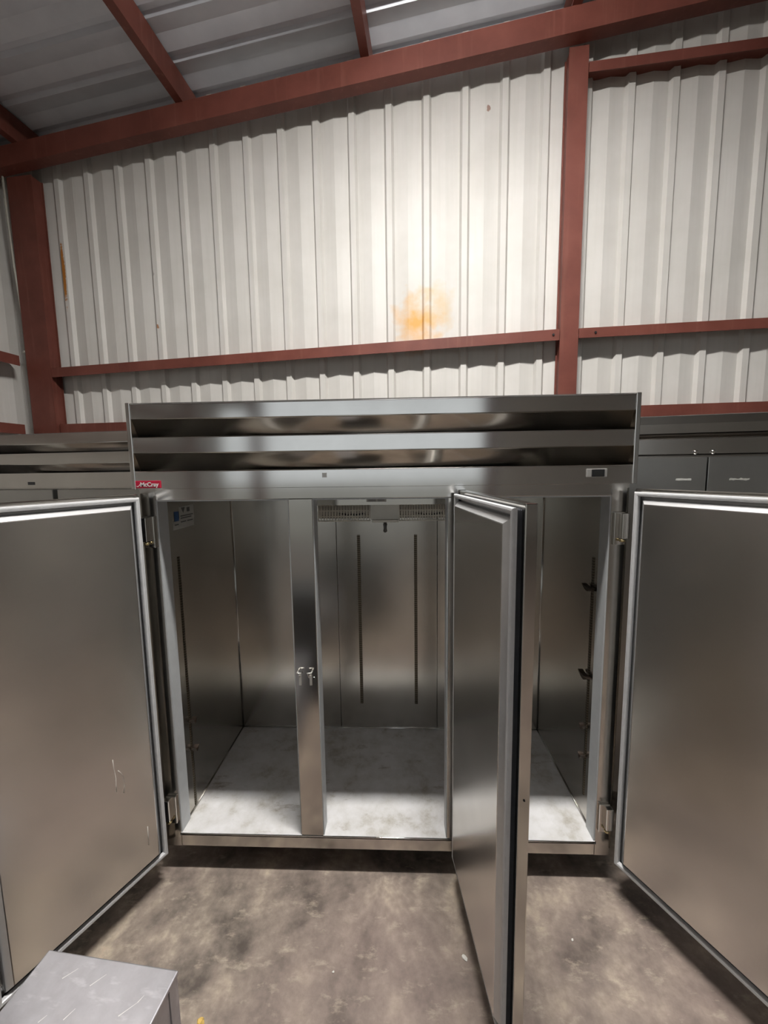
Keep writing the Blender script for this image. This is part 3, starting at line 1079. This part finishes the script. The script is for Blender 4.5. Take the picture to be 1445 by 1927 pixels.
# ------------------------------------------------------------------ stainless stand, lower corner of the picture
ta = math.radians(-5.2)
tb = empty('equipment_stand', (-0.956, -0.605, 0), ta)
tag(tb, 'low scratched stainless stand in front of the open door', 'stand')
TH = 0.425
TW, TD = 0.409, 0.62
m = MB()
m.bbox(0, TW, -TD, 0, TH - 0.012, TH, 0.003)
top = m.build('top', STEEL_TOP, tb)
scrm = plain('pale_scratch', (0.85, 0.84, 0.82), 0.6, 0, 0.02)
m = MB()
for (x0, y0, x1, y1) in ((0.10, -0.055, 0.125, -0.030), (0.19, -0.060, 0.215, -0.032), (0.315, -0.105, 0.345, -0.075), (0.345, -0.075, 0.352, -0.060), (0.18, -0.128, 0.192, -0.105), (0.12, -0.14, 0.13, -0.125), (0.25, -0.20, 0.30, -0.15)):
    d = Vector((x1 - x0, y1 - y0)); k = Vector((-d.y, d.x)).normalized() * 0.0012
    m.add([(x0 + k.x, y0 + k.y, TH + 0.0003), (x0 - k.x, y0 - k.y, TH + 0.0003), (x1 - k.x * 0.4, y1 - k.y * 0.4, TH + 0.0003), (x1 + k.x * 0.4, y1 + k.y * 0.4, TH + 0.0003)], [(0, 1, 2, 3)])
m.build('scratch', scrm, top)
for (x, y, sx, sy) in ((0, 0, 1, -1), (TW, 0, -1, -1), (0, -TD, 1, 1), (TW, -TD, -1, 1)):
    t = 0.003
    l = 0.035
    m = MB()
    a, b = sorted((x + sx * 0.003, x + sx * l)); c, d = sorted((y + sy * 0.003, y + sy * (0.003 + t)))
    m.box(a, b, c, d, 0.0, TH - 0.0125)
    a, b = sorted((x + sx * 0.003, x + sx * (0.003 + t))); c, d = sorted((y + sy * (0.0062), y + sy * l))
    m.box(a, b, c, d, 0.0, TH - 0.0125)
    m.build('leg', STEEL_TOP, tb)
for x in (0.0065, TW - 0.0095):
    m = MB()
    # side apron with slanting ends
    prof = [(-0.036, TH - 0.013), (-TD + 0.036, TH - 0.013), (-TD + 0.036, TH - 0.12), (-TD + 0.10, TH - 0.05), (-0.10, TH - 0.05), (-0.036, TH - 0.12)]
    m.extrude(prof, 'x', x, x + 0.003)
    m.build('side_apron', STEEL_TOP, tb)
for y in (-0.0095, -TD + 0.0065):
    MB().box(0.0365, TW - 0.0365, y, y + 0.003, TH - 0.06, TH - 0.0127).build('end_apron', STEEL_TOP, tb)
bx('lower_shelf', STEEL_TOP, tb, 0.01, TW - 0.01, -TD + 0.01, -0.01, 0.12, 0.128)

# ------------------------------------------------------------------ litter on the concrete
def crumb(name, x, y, r, mat, seed, squash=0.5, stretch=1.4, rot=0.0, label='', cat='scrap'):
    rnd = random.Random(seed)
    bm = bmesh.new()
    bmesh.ops.create_icosphere(bm, subdivisions=2, radius=r)
    for v in bm.verts:
        v.co *= rnd.uniform(0.72, 1.15)
        v.co = Vector((v.co.x * stretch, v.co.y, v.co.z * squash))
    lo = min(v.co.z for v in bm.verts)
    for v in bm.verts:
        v.co.z -= lo
    o = MB().bm(bm).build(name, mat, None, (x, y, 0), rot)
    tag(o, label, cat)
    return o


crumb('paper_scrap', 0.308, -0.293, 0.0085, SCRAP, 1, 0.5, 1.5, -0.8, 'crumpled white scrap on the concrete beside the middle freezer door')
crumb('paper_scrap', -0.174, -0.347, 0.0035, SCRAP, 2, 0.5, 1.3, 0.3, 'tiny white speck on the concrete in front of the middle opening')
crumb('paper_scrap', 0.731, -0.226, 0.0042, SCRAP, 3, 0.6, 1.2, 0.9, 'small pale crumb on the concrete below the door on the far side')
crumb('plastic_plug', -0.586, -0.500, 0.014, YELLOW, 5, 1.0, 0.9, 0.3, 'small yellow plug on the concrete beside the stainless stand', 'plug')

# ------------------------------------------------------------------ low cabinet behind the viewer, seen only as a dark reflection
bc = empty('low_cabinet', (-0.97, -1.29, 0))
tag(bc, 'low black cabinet mirrored as a dark patch in the freezer steel', 'cabinet')
BLK = plain('black_laminate', (0.02, 0.019, 0.018), 0.45)
bx('body', BLK, bc, 0, 0.96, -0.42, 0.0, 0.08, 0.84)
bx('worktop', BLK, bc, -0.015, 0.975, -0.44, 0.02, 0.8405, 0.87, 0.004)
bx('plinth', BLK, bc, 0.03, 0.93, -0.39, -0.04, 0.0, 0.0795)
for k in range(2):
    dd = MB().bbox(0.01 + 0.475 * k, 0.475 + 0.475 * k, 0.0005, 0.019, 0.10, 0.81, 0.003).build('door', BLK, bc)
    hx = 0.43 if k == 0 else 0.53
    MB().tube([(hx, 0.019, 0.60), (hx, 0.045, 0.61), (hx, 0.045, 0.72), (hx, 0.019, 0.73)], 0.005, 8).build('handle', CHROME, dd)

# cable hanging down the corner post
pts = []
path = [(-3.44, -0.166, 4.60), (-3.44, -0.160, 4.10), (-3.44, -0.148, 3.70), (-3.435, -0.128, 3.30), (-3.435, -0.112, 3.06), (-3.435, -0.112, 2.985), (-3.435, -0.128, 2.955), (-3.435, -0.150, 2.945)]
cb = empty('cable', WALL_O, WALL_A)
me = MB().tube(path, 0.009, 8).mesh('cable', CABLE)
bpy.data.objects.remove(cb)
cb = place('cable', me, None, WALL_O, WALL_A)
tag(cb, 'pale cable hanging down beside the dark corner column', 'cable')
